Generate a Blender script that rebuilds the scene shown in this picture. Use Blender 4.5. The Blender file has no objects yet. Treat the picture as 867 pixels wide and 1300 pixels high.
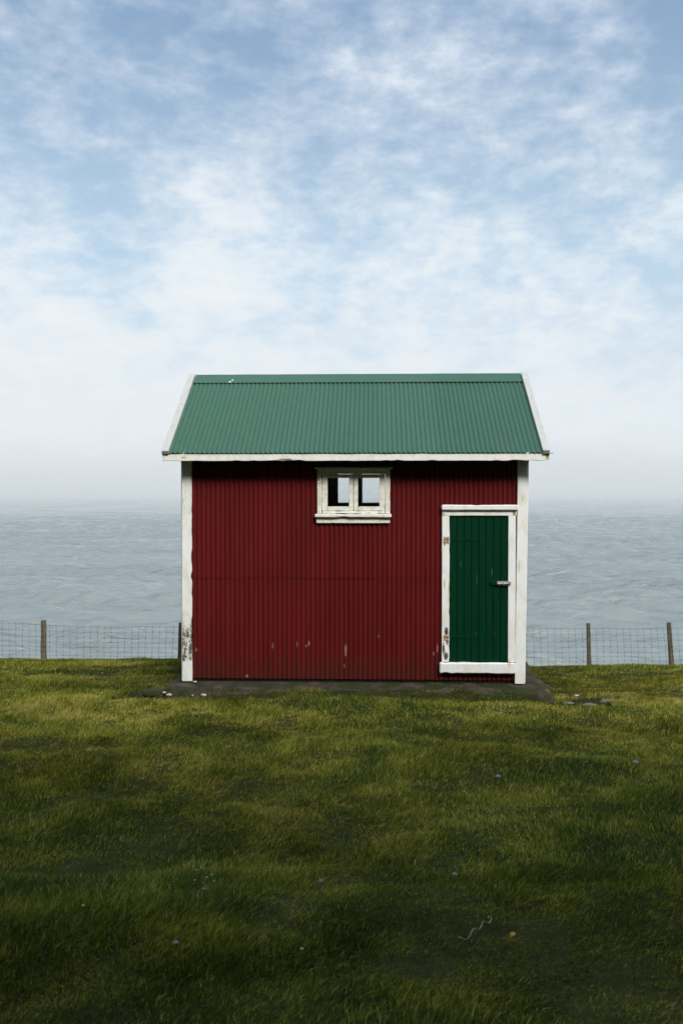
import bpy, bmesh, math, random
import numpy as np
from mathutils import Vector, Matrix, noise as mn

S = bpy.context.scene
COL = S.collection
rnd = random.Random(7)
rng = np.random.default_rng(11)
R = math.radians

# ------------------------------------------------------------------ camera
CAM_Z = 2.35
cam = bpy.data.cameras.new("camera")
cam.sensor_fit = 'VERTICAL'
cam.sensor_height = 36.0
cam.lens = 36.0 * 1150 / 1300
cam.clip_start = 0.05
cam.clip_end = 40000
cam.dof.use_dof = True
cam.dof.focus_distance = 11.5
cam.dof.aperture_fstop = 5.6
camo = bpy.data.objects.new("camera", cam)
camo.location = (0, 0, CAM_Z)
camo.rotation_euler = (R(90 - 1.096), 0, 0)
COL.objects.link(camo)
S.camera = camo

# ------------------------------------------------------------------ view
S.view_settings.view_transform = 'Standard'
S.view_settings.look = 'None'
S.view_settings.gamma = 1
S.view_settings.use_curve_mapping = False
S.view_settings.exposure = 0.90
S.render.engine = 'CYCLES'
S.cycles.max_bounces = 6
S.cycles.diffuse_bounces = 3
S.cycles.glossy_bounces = 3
S.cycles.transmission_bounces = 4
S.cycles.transparent_max_bounces = 8
S.cycles.volume_bounces = 1
S.cycles.caustics_reflective = False
S.cycles.caustics_refractive = False
S.cycles.use_denoising = True
S.cycles.denoising_input_passes = 'RGB_ALBEDO_NORMAL'
S.cycles.denoising_prefilter = 'ACCURATE'
S.cycles.sample_clamp_indirect = 3.0

# ------------------------------------------------------------------ node helpers
class NT:
    def __init__(self, tree):
        self.t = tree
    def n(self, kind, **kw):
        nd = self.t.nodes.new(kind)
        for k, v in kw.items():
            setattr(nd, k, v)
        return nd
    def put(self, sock, v):
        if v is None: return
        if hasattr(v, 'is_linked') or isinstance(v, bpy.types.NodeSocket):
            self.t.links.new(v, sock)
        else:
            if isinstance(v, (tuple, list)) and len(v) == 3 and sock.type == 'RGBA':
                v = (*v, 1)
            sock.default_value = v
    def math(self, op, a, b=None, c=None, clamp=False):
        nd = self.n('ShaderNodeMath', operation=op, use_clamp=clamp)
        self.put(nd.inputs[0], a); self.put(nd.inputs[1], b); self.put(nd.inputs[2], c)
        return nd.outputs[0]
    def vmath(self, op, a, b=None):
        nd = self.n('ShaderNodeVectorMath', operation=op)
        self.put(nd.inputs[0], a); self.put(nd.inputs[1], b)
        return nd.outputs['Value'] if op in ('DISTANCE', 'LENGTH', 'DOT_PRODUCT') else nd.outputs[0]
    def mix(self, f, a, b, blend='MIX'):
        nd = self.n('ShaderNodeMix', data_type='RGBA', blend_type=blend)
        self.put(nd.inputs[0], f); self.put(nd.inputs[6], a); self.put(nd.inputs[7], b)
        return nd.outputs[2]
    def noise(self, vec, scale, detail=4, rough=.55, dist=0.0, out='Fac'):
        nd = self.n('ShaderNodeTexNoise')
        self.put(nd.inputs['Vector'], vec)
        nd.inputs['Scale'].default_value = scale
        nd.inputs['Detail'].default_value = detail
        nd.inputs['Roughness'].default_value = rough
        nd.inputs['Distortion'].default_value = dist
        return nd.outputs[out]
    def scale(self, vec, s, loc=(0, 0, 0)):
        nd = self.n('ShaderNodeMapping')
        self.put(nd.inputs[0], vec)
        nd.inputs['Scale'].default_value = s
        nd.inputs['Location'].default_value = loc
        return nd.outputs[0]
    def smooth(self, v, a, b, lo=0.0, hi=1.0):
        nd = self.n('ShaderNodeMapRange', interpolation_type='SMOOTHSTEP')
        self.put(nd.inputs[0], v)
        for i, x in enumerate((a, b, lo, hi)):
            nd.inputs[i + 1].default_value = x
        return nd.outputs[0]
    def ramp(self, f, stops):
        nd = self.n('ShaderNodeValToRGB')
        self.put(nd.inputs[0], f)
        e = nd.color_ramp.elements
        while len(e) > 1: e.remove(e[-1])
        e[0].position = stops[0][0]; e[0].color = col4(stops[0][1])
        for p, c in stops[1:]:
            x = e.new(p); x.color = col4(c)
        return nd.outputs[0]

def col4(c):
    if isinstance(c, (int, float)): return (c, c, c, 1)
    return (*c, 1)

def material(name, spec=.2):
    m = bpy.data.materials.new(name)
    m.use_nodes = True
    t = m.node_tree
    t.nodes.clear()
    k = NT(t)
    out = k.n('ShaderNodeOutputMaterial')
    b = k.n('ShaderNodeBsdfPrincipled')
    t.links.new(b.outputs[0], out.inputs[0])
    b.inputs['Specular IOR Level'].default_value = spec
    k.bsdf = b; k.out = out; k.mat = m
    k.obj = k.n('ShaderNodeTexCoord').outputs['Object']
    return k

def bump(k, height, strength=.5, dist=.01):
    nd = k.n('ShaderNodeBump')
    nd.inputs['Strength'].default_value = strength
    nd.inputs['Distance'].default_value = dist
    k.put(nd.inputs['Height'], height)
    k.t.links.new(nd.outputs[0], k.bsdf.inputs['Normal'])

# ------------------------------------------------------------------ sky and sun
SUN_EL, SUN_AZ = 40.0, 158.0     # azimuth clockwise from +Y; the sun stands behind the camera, a little right
w = bpy.data.worlds.new("World"); S.world = w
w.use_nodes = True
w.node_tree.nodes.clear()
k = NT(w.node_tree)
wo = k.n('ShaderNodeOutputWorld'); bg = k.n('ShaderNodeBackground')
k.t.links.new(bg.outputs[0], wo.inputs[0])
BG = 0.12
bg.inputs['Strength'].default_value = BG
sky = k.n('ShaderNodeTexSky', sky_type='NISHITA')
sky.sun_disc = False
sky.sun_elevation = R(SUN_EL); sky.sun_rotation = R(SUN_AZ)
sky.air_density = 1.0; sky.dust_density = 1.6; sky.ozone_density = 1.5
d = k.vmath('NORMALIZE', k.n('ShaderNodeTexCoord').outputs['Generated'])
sep = k.n('ShaderNodeSeparateXYZ'); k.t.links.new(d, sep.inputs[0])
dz = sep.outputs[2]
el = k.math('MAXIMUM', dz, 0.0)
# a cloud sheet seen in perspective: direction divided by height above the horizon
den = k.math('ADD', el, 0.50)
cmb = k.n('ShaderNodeCombineXYZ')
k.t.links.new(k.math('DIVIDE', sep.outputs[0], den), cmb.inputs[0])
k.t.links.new(k.math('DIVIDE', sep.outputs[1], den), cmb.inputs[1])
k.t.links.new(k.math('MULTIPLY', el, 1.3), cmb.inputs[2])
P = cmb.outputs[0]
wv = k.noise(P, 2.6, 3, .5, out='Color')
wv = k.vmath('SUBTRACT', wv, (.14, .14, .14))
wv = k.vmath('MULTIPLY', wv, (.5, .5, .5))
PW = k.vmath('ADD', P, wv)
n1 = k.noise(PW, 5.0, 7, .55)
n2 = k.noise(k.scale(P, (1, 1, 1), (7.3, 2.1, 4)), 12.0, 6, .58)
n3 = k.noise(k.scale(P, (1, 1, 1), (1.3, 9.1, 2)), 1.2, 3, .5)
n4 = k.noise(k.scale(P, (1, 1, 1), (2.2, 5.1, 8)), 27.0, 5, .60)
cl = k.math('ADD', k.math('ADD', k.math('MULTIPLY', n1, .38), k.math('MULTIPLY', n2, .34)), k.math('MULTIPLY', n4, .28))
cl = k.math('ADD', k.math('MULTIPLY', k.math('SUBTRACT', cl, .5), 1.85), .53)
BLOBS = [(-10, 250, 150, .10),   # (azimuth tangent *1150, elevation tangent *1150, radius, amount): thick and thin places of the cloud sheet
    (-290, 455, 120, -.13), (-110, 520, 60, -.09), (-300, 340, 80, -.11), (-190, 545, 60, -.07),
    (10, 590, 50, -.08), (180, 465, 80, -.06), (370, 350, 90, -.07), (120, 390, 90, -.05), (-60, 370, 60, -.05),
    (400, 520, 70, -.08), (200, 600, 50, -.06), (-420, 520, 60, -.05), (60, 470, 40, -.04), (420, 600, 60, -.07),
    (30, 530, 55, .13), (140, 545, 50, .12), (-50, 610, 50, .10), (-150, 330, 50, .12), (-145, 240, 60, .14),
    (-400, 220, 140, .20), (-400, 370, 60, .12), (260, 500, 35, .09), (330, 540, 40, .10), (300, 440, 30, .07),
    (200, 300, 60, .07), (-330, 560, 50, .05), (390, 430, 30, .10), (-170, 430, 40, .08)]
acc = None
for bx_, bz_, br_, am in BLOBS:
    v = Vector((bx_, 1150, bz_)).normalized()
    ds = k.vmath('DISTANCE', d, tuple(v))
    g = k.math('MULTIPLY', k.math('EXPONENT', k.math('MULTIPLY', k.math('MULTIPLY', ds, ds), -(1150.0 / br_) ** 2 * .8)), am * .80)
    acc = g if acc is None else k.math('ADD', acc, g)
cov = k.math('ADD', cl, acc)
lowbank = k.smooth(el, .24, .04, 0.0, .14)      # the sheet thickens towards the horizon
cov = k.math('ADD', cov, lowbank)
mask = k.smooth(cov, .30, .74)
hl = k.smooth(cov, .54, .98)
wisp = k.smooth(n3, .35, .7)
hi_el = k.smooth(el, .22, .48)
def sc(c): return tuple(x * .615 / BG for x in c)
cloudgrey = k.mix(hi_el, sc((.66, .74, .81)), sc((.47, .56, .69)))
cloudlit = k.mix(hi_el, sc((.76, .79, .81)), sc((.80, .84, .89)))
cloud = k.mix(hl, cloudgrey, cloudlit)
skyc = k.mix(1.0, sky.outputs[0], (.33, .44, .54), 'MULTIPLY')
skyb = k.mix(.75, skyc, k.mix(hi_el, sc((.52, .67, .78)), sc((.28, .41, .57))))
c = k.mix(mask, skyb, cloud)
veil = k.smooth(el, .27, .06)                   # mist lying over the sea
c = k.mix(k.math('MULTIPLY', veil, .72), c, sc((.71, .75, .78)))
bank = k.math('MULTIPLY', k.smooth(k.math('ADD', el, k.math('MULTIPLY', k.math('SUBTRACT', n3, .5), .03)), .075, .0), .9)
c = k.mix(bank, c, sc((.58, .615, .64)))
# thin cloud is brightest round the sun, high behind the camera
sd = k.vmath('DOT_PRODUCT', d, (math.sin(R(SUN_AZ)) * math.cos(R(SUN_EL)), math.cos(R(SUN_AZ)) * math.cos(R(SUN_EL)), math.sin(R(SUN_EL))))
glow = k.math('POWER', k.math('MAXIMUM', sd, 0.0), 3.0)
c = k.mix(1.0, c, k.mix(glow, (1, 1, 1), (3.6, 3.4, 3.0)), 'MULTIPLY')
# below the horizon: dark sea and land
c = k.mix(k.smooth(dz, -.02, -.12), c, sc((.10, .12, .13)))
k.t.links.new(c, bg.inputs[0])
w.cycles.sampling_method = 'MANUAL'
w.cycles.sample_map_resolution = 512

sun = bpy.data.lights.new("sun", 'SUN')
sun.energy = 1.5
sun.angle = R(16)
sun.color = (1.0, .93, .82)
suno = bpy.data.objects.new("sun", sun)
az = R(SUN_AZ)
sdir = Vector((math.sin(az) * math.cos(R(SUN_EL)), math.cos(az) * math.cos(R(SUN_EL)), math.sin(R(SUN_EL))))
suno.rotation_euler = (-sdir).to_track_quat('-Z', 'Y').to_euler()
COL.objects.link(suno)

# ------------------------------------------------------------------ object helpers
def tag(o, label=None, cat=None, group=None, kind=None):
    if label: o['label'] = label
    if cat: o['category'] = cat
    if group: o['group'] = group
    if kind: o['kind'] = kind
    return o

def empty(name, loc=(0, 0, 0), rz=0.0):
    o = bpy.data.objects.new(name, None)
    o.empty_display_size = .2
    o.location = loc; o.rotation_euler = (0, 0, rz)
    COL.objects.link(o)
    return o

def link(name, me, mat, parent=None, smooth=False):
    o = bpy.data.objects.new(name, me)
    me.materials.append(mat)
    if smooth:
        me.polygons.foreach_set('use_smooth', np.ones(len(me.polygons), bool))
    COL.objects.link(o)
    if parent: o.parent = parent
    return o

def mesh_from(name, verts, faces):
    me = bpy.data.meshes.new(name)
    me.from_pydata([tuple(v) for v in verts], [], faces)
    me.update()
    return me

def grid_mesh(name, X, Y, Z, keep=None):
    ny, nx = X.shape
    v = np.stack([X, Y, Z], -1).reshape(-1, 3).astype(np.float32)
    i = np.arange(nx - 1)[None, :] + nx * np.arange(ny - 1)[:, None]
    q = np.stack([i, i + 1, i + 1 + nx, i + nx], -1).reshape(-1, 4)
    if keep is not None: q = q[keep.reshape(-1)]
    return raw_mesh(name, v, q)

def raw_mesh(name, v, q, tris=None):
    me = bpy.data.meshes.new(name)
    nq = len(q); nt = 0 if tris is None else len(tris)
    me.vertices.add(len(v)); me.vertices.foreach_set('co', np.ascontiguousarray(v, np.float32).reshape(-1))
    loops = q.reshape(-1) if nt == 0 else np.concatenate([q.reshape(-1), tris.reshape(-1)])
    me.loops.add(len(loops)); me.loops.foreach_set('vertex_index', loops.astype(np.int32))
    me.polygons.add(nq + nt)
    st = np.arange(nq) * 4
    if nt: st = np.concatenate([st, nq * 4 + np.arange(nt) * 3])
    me.polygons.foreach_set('loop_start', st.astype(np.int32))
    me.update(calc_edges=True)
    me.validate()
    return me

class MB:
    """collects shapes into one mesh"""
    def __init__(self): self.v = []; self.f = []
    def add(self, vs, fs):
        b = len(self.v)
        self.v += [Vector(x) for x in vs]
        self.f += [tuple(b + i for i in f) for f in fs]
    def board(self, p0, p1, wdir, w_, ddir, d_, bev=.004, seg=.07, rough=.0015, chip=0.0, chip_side=None, seed=0, fr=9.0):
        """a sawn board from p0 to p1, cross-section w_ x d_, worn edges"""
        p0 = Vector(p0); p1 = Vector(p1); wd = Vector(wdir).normalized(); dd = Vector(ddir).normalized()
        L = (p1 - p0).length; n = max(2, int(L / seg))
        a, b = w_ / 2, d_ / 2
        sec = [(-a + bev, -b), (a - bev, -b), (a, -b + bev), (a, b - bev), (a - bev, b), (-a + bev, b), (-a, b - bev), (-a, -b + bev)]
        vs = []; fs = []
        ax = (p1 - p0).normalized()
        ts = [0.0, bev / L] + [i / n for i in range(1, n)] + [1 - bev / L, 1.0]
        for ti, t in enumerate(ts):
            sh = 1.0
            endk = bev if ti in (0, len(ts) - 1) else 0
            for (x, y) in sec:
                xx = x - math.copysign(endk, x); yy = y - math.copysign(endk, y)
                p = p0.lerp(p1, t) + wd * xx + dd * yy
                q = Vector((p.x * fr, p.y * fr, p.z * fr + seed * 3.7))
                p += wd * mn.noise(q) * rough + dd * mn.noise(q + Vector((9, 4, 2))) * rough
                if chip and (chip_side is None or math.copysign(1, x) == chip_side):
                    c = mn.noise(Vector((t * L * 22 + seed, seed * 1.3, x * 3)))
                    if c > .12: p -= wd * math.copysign(min(chip, (c - .12) * chip * 3), x)
                vs.append(p)
        m = len(ts)
        for i in range(m - 1):
            for j in range(8):
                fs.append((i * 8 + j, i * 8 + (j + 1) % 8, (i + 1) * 8 + (j + 1) % 8, (i + 1) * 8 + j))
        fs.append(tuple(range(7, -1, -1))); fs.append(tuple((m - 1) * 8 + j for j in range(8)))
        self.add(vs, fs)
    def box(self, x0, x1, y0, y1, z0, z1, **kw):
        """board given by its extents, running along its longest side"""
        e = (x1 - x0, y1 - y0, z1 - z0)
        cx, cy, cz = (x0 + x1) / 2, (y0 + y1) / 2, (z0 + z1) / 2
        m = max(range(3), key=lambda i: e[i])
        if m == 0: self.board((x0, cy, cz), (x1, cy, cz), (0, 0, 1), e[2], (0, 1, 0), e[1], **kw)
        elif m == 2: self.board((cx, cy, z0), (cx, cy, z1), (1, 0, 0), e[0], (0, 1, 0), e[1], **kw)
        else: self.board((cx, y0, cz), (cx, y1, cz), (1, 0, 0), e[0], (0, 0, 1), e[2], **kw)
    def tube(self, pts, radii, n=8, cap=True):
        pts = [Vector(p) for p in pts]; vs = []; fs = []
        if isinstance(radii, (int, float)): radii = [radii] * len(pts)
        for i, p in enumerate(pts):
            t = (pts[min(i + 1, len(pts) - 1)] - pts[max(i - 1, 0)]).normalized()
            u = t.cross(Vector((0, 0, 1)) if abs(t.z) < .9 else Vector((1, 0, 0))).normalized(); v = t.cross(u)
            for j in range(n):
                a = 2 * math.pi * j / n
                vs.append(p + (u * math.cos(a) + v * math.sin(a)) * radii[i])
        for i in range(len(pts) - 1):
            for j in range(n):
                fs.append((i * n + j, i * n + (j + 1) % n, (i + 1) * n + (j + 1) % n, (i + 1) * n + j))
        if cap:
            fs.append(tuple(range(n - 1, -1, -1))); fs.append(tuple((len(pts) - 1) * n + j for j in range(n)))
        self.add(vs, fs)
    def build(self, name, mat, parent=None, smooth=False):
        me = mesh_from(name, self.v, self.f)
        bm = bmesh.new(); bm.from_mesh(me); bmesh.ops.recalc_face_normals(bm, faces=bm.faces); bm.to_mesh(me); bm.free()
        return link(name, me, mat, parent, smooth)

# ------------------------------------------------------------------ terrain
def _h(ix, iy, s):
    n = (ix.astype(np.int64) * 374761393 + iy.astype(np.int64) * 668265263 + s * 974711) & 0xffffffff
    n = ((n ^ (n >> 13)) * 1274126177) & 0xffffffff
    n = (n ^ (n >> 16)) & 0xffffffff
    return n / 2147483648.0 - 1.0
def vn(x, y, s=0):
    x = np.asarray(x, float); y = np.asarray(y, float)
    ix = np.floor(x); iy = np.floor(y); fx = x - ix; fy = y - iy
    fx = fx * fx * (3 - 2 * fx); fy = fy * fy * (3 - 2 * fy)
    a = _h(ix, iy, s); b = _h(ix + 1, iy, s); c = _h(ix, iy + 1, s); e = _h(ix + 1, iy + 1, s)
    return (a * (1 - fx) + b * fx) * (1 - fy) + (c * (1 - fx) + e * fx) * fy
def fbm(x, y, s=0, o=3, g=.5):
    r = 0; a = 1.0; t = 0
    for i in range(o):
        r = r + a * vn(x * 2 ** i + 13.7 * i, y * 2 ** i - 7.1 * i, s + i); t += a; a *= g
    return r / t
def sstep(a, b, x):
    t = np.clip((x - a) / (b - a), 0, 1); return t * t * (3 - 2 * t)

SHED_O = Vector((.17, 11.5, 0.0)); SHED_A = R(-2.1)
ca, sa = math.cos(SHED_A), math.sin(SHED_A)
def to_shed(x, y):
    dx = x - SHED_O.x; dy = y - SHED_O.y
    return dx * ca + dy * sa, -dx * sa + dy * ca
YP = [-400, -60, -16, -10, -4.8, -2.7, -1.7, -.8, 0, 1.5, 3, 4.2, 5.0, 7, 9, 10.2, 11.2, 12.5, 14, 15.5, 17.2, 18.6, 21, 25, 34, 44, 60, 90]
ZP = [19.5, 19.5, 18.6, 16.3, 12.2, 7.6, 3.0, .98, .78, .60, .475, .385, .24, .07, -.03, -.07, -.13, -.24, -.375, -.57, -.86, -1.2, -2.2, -6.0, -22, -36, -46, -48]  # steep bank behind the camera is unseen, added to shade the foreground
def ground(x, y, detail=True):
    x = np.asarray(x, float); y = np.asarray(y, float)
    # smooth spline-like profile: average of shifted linear interpolations
    z = 0
    for o, wt in ((-.5, .2), (-.25, .2), (0, .2), (.25, .2), (.5, .2)):
        z = z + wt * np.interp(y + o + .25 * vn(x * .35, y * .1, 50), YP, ZP)
    z = z - .010 * (x - 0) * sstep(9, 17, y)
    amp = sstep(400, 60, np.abs(x) + np.abs(y))
    z = z + (.055 * fbm(x * .38, y * .75, 3) + .030 * fbm(x * 1.1, y * 1.9, 9)) * (1 - .55 * sstep(12, 16, y))
    if detail:
        z = z + .052 * vn(x * .45 + .8 * vn(x * .2, y * .5, 41), y * 1.5 + .35 * x, 40) * sstep(11.5, 10, y)
        z = z + (.030 * fbm(x * 2.3, y * 3.4, 21) + .016 * fbm(x * 6, y * 8, 23, 2)) * (1 - .5 * sstep(13, 16, y))
    z = z + .7 * fbm(x * .03, y * .03, 31) * sstep(18, 60, np.abs(x)) * sstep(30, 14, y)
    lx, ly = to_shed(x, y)
    dd = np.maximum(np.maximum(-2.36 - lx, lx - 2.44), np.maximum(-.30 - ly, ly - 3.1))     # distance outside the slab
    flat = sstep(1.0, .1, dd)
    z = z * (1 - flat) + flat * np.where(dd < .6, np.where(ly < -.25, -.095 - .07 * sstep(1.7, 2.3, np.abs(lx + .1)) + .35 * (ly + .3), np.minimum(z, -.16)), z)
    z = z - .10 * np.exp(-((lx + 2.75) ** 2 / .12 + (ly + .05) ** 2 / .25))      # worn hollows at the slab's ends
    z = z - .07 * np.exp(-((lx - 2.75) ** 2 / .18 + (ly + .30) ** 2 / .05))
    z = z - .07 * np.exp(-((lx + 1.75) ** 2 / .5 + (ly + .36) ** 2 / .010))
    side = sstep(300, 380, np.abs(x))
    z = z * (1 - side) - 48 * side
    return z

def axis(segs):
    out = []
    for a, b, n in segs: out += list(np.linspace(a, b, n, endpoint=False))
    return np.array(out + [segs[-1][1]])
xs = axis([(-400, -60, 24), (-60, -16, 40), (-16, -9, 50), (-9, 9, 330), (9, 16, 50), (16, 60, 40), (60, 400, 24)])
ys = axis([(-400, -60, 24), (-60, -10, 40), (-10, 1, 60), (1, 19, 340), (19, 26, 40), (26, 90, 50)])
X, Y = np.meshgrid(xs, ys)
k = material("soil")
nz = k.noise(k.obj, 9.0, 8, .7)
k.put(k.bsdf.inputs['Base Color'], k.ramp(nz, [(.3, (.020, .022, .008)), (.5, (.036, .040, .012)), (.7, (.062, .055, .022))]))
k.bsdf.inputs['Roughness'].default_value = .95
k.bsdf.inputs['Specular IOR Level'].default_value = .05
bump(k, k.noise(k.obj, 30, 6, .7), .8, .03)
SOIL = k.mat
g_o = link("ground", grid_mesh("ground", X, Y, ground(X, Y)), SOIL, smooth=True)
tag(g_o, kind='structure')

def spot(px, py):
    """where the line of sight through a point of the view meets the ground"""
    p = R(1.096)
    u = (px - 433.5) / 1150; v = (650 - py) / 1150
    dx, dy, dz_ = u, math.cos(p) + v * math.sin(p), -math.sin(p) + v * math.cos(p)
    t = 2.0
    while t < 30:
        if CAM_Z + dz_ * t <= float(ground(dx * t, dy * t)) + .03: break
        t += .01
    return dx * t, dy * t

# ------------------------------------------------------------------ sea
SEA = -40.0
rr = np.concatenate([np.geomspace(70, 185, 30, endpoint=False), np.geomspace(185, 3000, 900, endpoint=False), np.geomspace(3000, 14000, 60)])
an = np.concatenate([np.linspace(-180, -36, 90, endpoint=False), np.linspace(-36, 36, 720, endpoint=False), np.linspace(36, 180, 91)])
A, RR = np.meshgrid(np.radians(an), rr)
SX = RR * np.sin(A); SY = RR * np.cos(A)
step = np.gradient(rr)[:, None]
SZ = np.zeros_like(SX)
for i in range(34):
    wl = 7.0 * 1.055 ** i * rng.uniform(.9, 1.1)
    th = R(10) + rng.normal(0, .50)
    kx, ky = math.sin(th) * 2 * math.pi / wl, math.cos(th) * 2 * math.pi / wl
    am = .0105 * wl * (1 + 1.4 * min(1, wl / 30)) * sstep(2800, 800, RR) * np.clip(wl / (3.0 * step) - .6, 0, 1)
    ph = kx * SX + ky * SY + rng.uniform(0, 6.28) + 1.5 * vn(SX / (wl * 4) + i, SY / (wl * 4), 200 + i)
    SZ += am * (np.sin(ph) + .25 * np.sin(2 * ph + .5)) * (.5 + .7 * vn(SX / (wl * 5 + 20), SY / (wl * 3 + 20) + i, 100 + i))
k = material("sea_water", .5)
k.bsdf.inputs['Base Color'].default_value = (.20, .225, .22, 1)
k.bsdf.inputs['Roughness'].default_value = .16
k.bsdf.inputs['IOR'].default_value = 1.33
h1 = k.noise(k.scale(k.obj, (.30, .75, .5)), 1.0, 3, .6)
h2 = k.noise(k.scale(k.obj, (.050, .16, .1)), 1.0, 4, .6, .4)
patch = k.noise(k.scale(k.obj, (.0045, .014, 0)), 1.0, 3, .55)     # cat's-paws: wind-ruffled and smooth water
hh = k.math('ADD', k.math('MULTIPLY', h1, .40), k.math('MULTIPLY', h2, 2.4))
hh = k.math('MULTIPLY', hh, k.smooth(patch, .38, .62, .30, 1.45))
k.put(k.bsdf.inputs['Roughness'], k.smooth(patch, .35, .65, .14, .30))
bump(k, hh, 1.0, 1.3)
sea_o = link("sea", grid_mesh("sea", SX, SY, SZ + SEA), k.mat, smooth=True)
tag(sea_o, kind='structure')

# ------------------------------------------------------------------ haze
hm = bpy.data.materials.new("haze"); hm.use_nodes = True
hm.node_tree.nodes.clear()
hk = NT(hm.node_tree)
ho = hk.n('ShaderNodeOutputMaterial'); pv = hk.n('ShaderNodeVolumePrincipled')
pv.inputs['Color'].default_value = (.80, .79, .775, 1)
pv.inputs['Density'].default_value = .00017
pv.inputs['Anisotropy'].default_value = .0
hm.node_tree.links.new(pv.outputs[0], ho.inputs['Volume'])
hb = 14500
vs = [(x, y, z) for z in (-49.5, 23.0) for y in (-hb, hb) for x in (-hb, hb)]
hz = link("haze", mesh_from("haze", vs, [(0, 2, 3, 1), (4, 5, 7, 6), (0, 1, 5, 4), (2, 6, 7, 3), (0, 4, 6, 2), (1, 3, 7, 5)]), hm)
tag(hz, kind='stuff')
hz['label'] = 'pale sea mist fading the horizon'; hz['category'] = 'haze'

# ------------------------------------------------------------------ materials of the shed
def spots(k, base, lst):
    """stains with a place of their own: (x, z, rx, rz, colour)"""
    sp = k.n('ShaderNodeSeparateXYZ'); k.put(sp.inputs[0], k.obj)
    nn = k.noise(k.obj, 60, 4, .6)
    for x, z, rx, rz, c in lst:
        ex = k.math('DIVIDE', k.math('SUBTRACT', sp.outputs[0], x), rx)
        ez = k.math('DIVIDE', k.math('SUBTRACT', sp.outputs[2], z), rz)
        q = k.math('ADD', k.math('MULTIPLY', ex, ex), k.math('MULTIPLY', ez, ez))
        q = k.math('ADD', q, k.math('MULTIPLY', k.math('SUBTRACT', nn, .5), 2.2))
        base = k.mix(k.smooth(q, 1.1, .2), base, c)
    return base

RUST = (.33, .19, .08); OCHRE = (.58, .48, .30)
def white_paint(name, wear=.70, stops=None, spot_list=(), white=(.86, .86, .835), grain=(9, 9, 2.2), dirt=.5):
    """old white paint: where the noise passes the threshold the grey wood shows.  stops: (z, lowering of the threshold)"""
    k = material(name)
    a = k.noise(k.scale(k.obj, grain), 3.0, 8, .68)
    b = k.noise(k.obj, 34, 6, .7)
    f = k.math('ADD', k.math('MULTIPLY', a, .62), k.math('MULTIPLY', b, .38))
    if stops:
        sp = k.n('ShaderNodeSeparateXYZ'); k.put(sp.inputs[0], k.obj)
        zz = k.math('DIVIDE', sp.outputs[2], 3.0)
        r = k.ramp(zz, [(max(0, z / 3.0), v) for z, v in stops])
        f = k.math('ADD', f, r)
    bare = k.smooth(f, wear, wear + .035)
    soft = k.smooth(f, wear - .16, wear + .02)
    wood = k.ramp(k.noise(k.scale(k.obj, (30, 30, 3)), 3, 6, .6), [(.3, (.05, .040, .030)), (.5, (.14, .12, .095)), (.72, (.28, .25, .20))])
    dirty = k.mix(k.smooth(k.noise(k.scale(k.obj, (3, 3, 1)), 4, 6, .65), .42, .75), white, tuple(c * m for c, m in zip(white, (.86, .83, .76))))
    base = k.mix(k.math('MULTIPLY', soft, dirt), dirty, (.45, .42, .34))
    fine = k.noise(k.obj, 180, 3, .6)
    base = k.mix(k.smooth(fine, .66, .74, 0, .45), base, (.30, .28, .22))
    base = spots(k, base, spot_list)
    base = k.mix(bare, base, wood)
    k.put(k.bsdf.inputs['Base Color'], base)
    k.bsdf.inputs['Roughness'].default_value = .62
    bump(k, k.math('SUBTRACT', k.math('MULTIPLY', b, .35), bare), .5, .004)
    return k.mat

def steel_paint(name, c0, c1, c2, rough=.5, chips=None, spot_list=(), lowdirt=None, period=.0606):
    k = material(name)
    st = k.noise(k.scale(k.obj, (14, 14, .8)), 1.0, 5, .6)
    big = k.noise(k.scale(k.obj, (1.2, 1.2, 1.0)), 1.0, 4, .6)
    base = k.mix(k.smooth(st, .3, .7), c0, c1)
    sx_ = k.n('ShaderNodeSeparateXYZ'); k.put(sx_.inputs[0], k.obj)
    wn = k.n('ShaderNodeTexWhiteNoise', noise_dimensions='1D')
    k.put(wn.inputs['W'], k.math('FLOOR', k.math('DIVIDE', k.math('ADD', sx_.outputs[0], .1 + len(name) * .013), .727)))
    base = k.mix(k.math('MULTIPLY', wn.outputs[0], .45), base, tuple(x * .78 for x in c0))
    base = k.mix(k.smooth(big, .4, .75, 0, .7), base, c2)
    base = k.mix(k.smooth(k.noise(k.obj, 90, 5, .7), .58, .75, 0, .35), base, tuple(x * 1.5 + .01 for x in c2))
    sp = k.n('ShaderNodeSeparateXYZ'); k.put(sp.inputs[0], k.obj)
    if lowdirt:
        f = k.math('MULTIPLY', k.smooth(sp.outputs[2], .42, .05), k.smooth(k.noise(k.scale(k.obj, (20, 20, 4)), 1.2, 6, .7), .32, .62))
        base = k.mix(k.math('MULTIPLY', f, .7), base, lowdirt)
    if chips:
        a = k.noise(k.scale(k.obj, (26, 26, 7)), 1.3, 4, .6)
        band = k.math('MULTIPLY', k.smooth(sp.outputs[2], .0, .12), k.smooth(sp.outputs[2], .65, .25))
        t = k.math('ADD', a, k.math('MULTIPLY', band, .065))
        base = k.mix(k.smooth(t, .80, .83, 0, .7), base, chips)
    base = spots(k, base, spot_list)
    k.put(k.bsdf.inputs['Base Color'], base)
    k.put(k.bsdf.inputs['Roughness'], k.smooth(st, .2, .8, rough - .07, rough + .1))
    bump(k, k.noise(k.obj, 120, 4, .6), .12, .002)
    return k.mat

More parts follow.
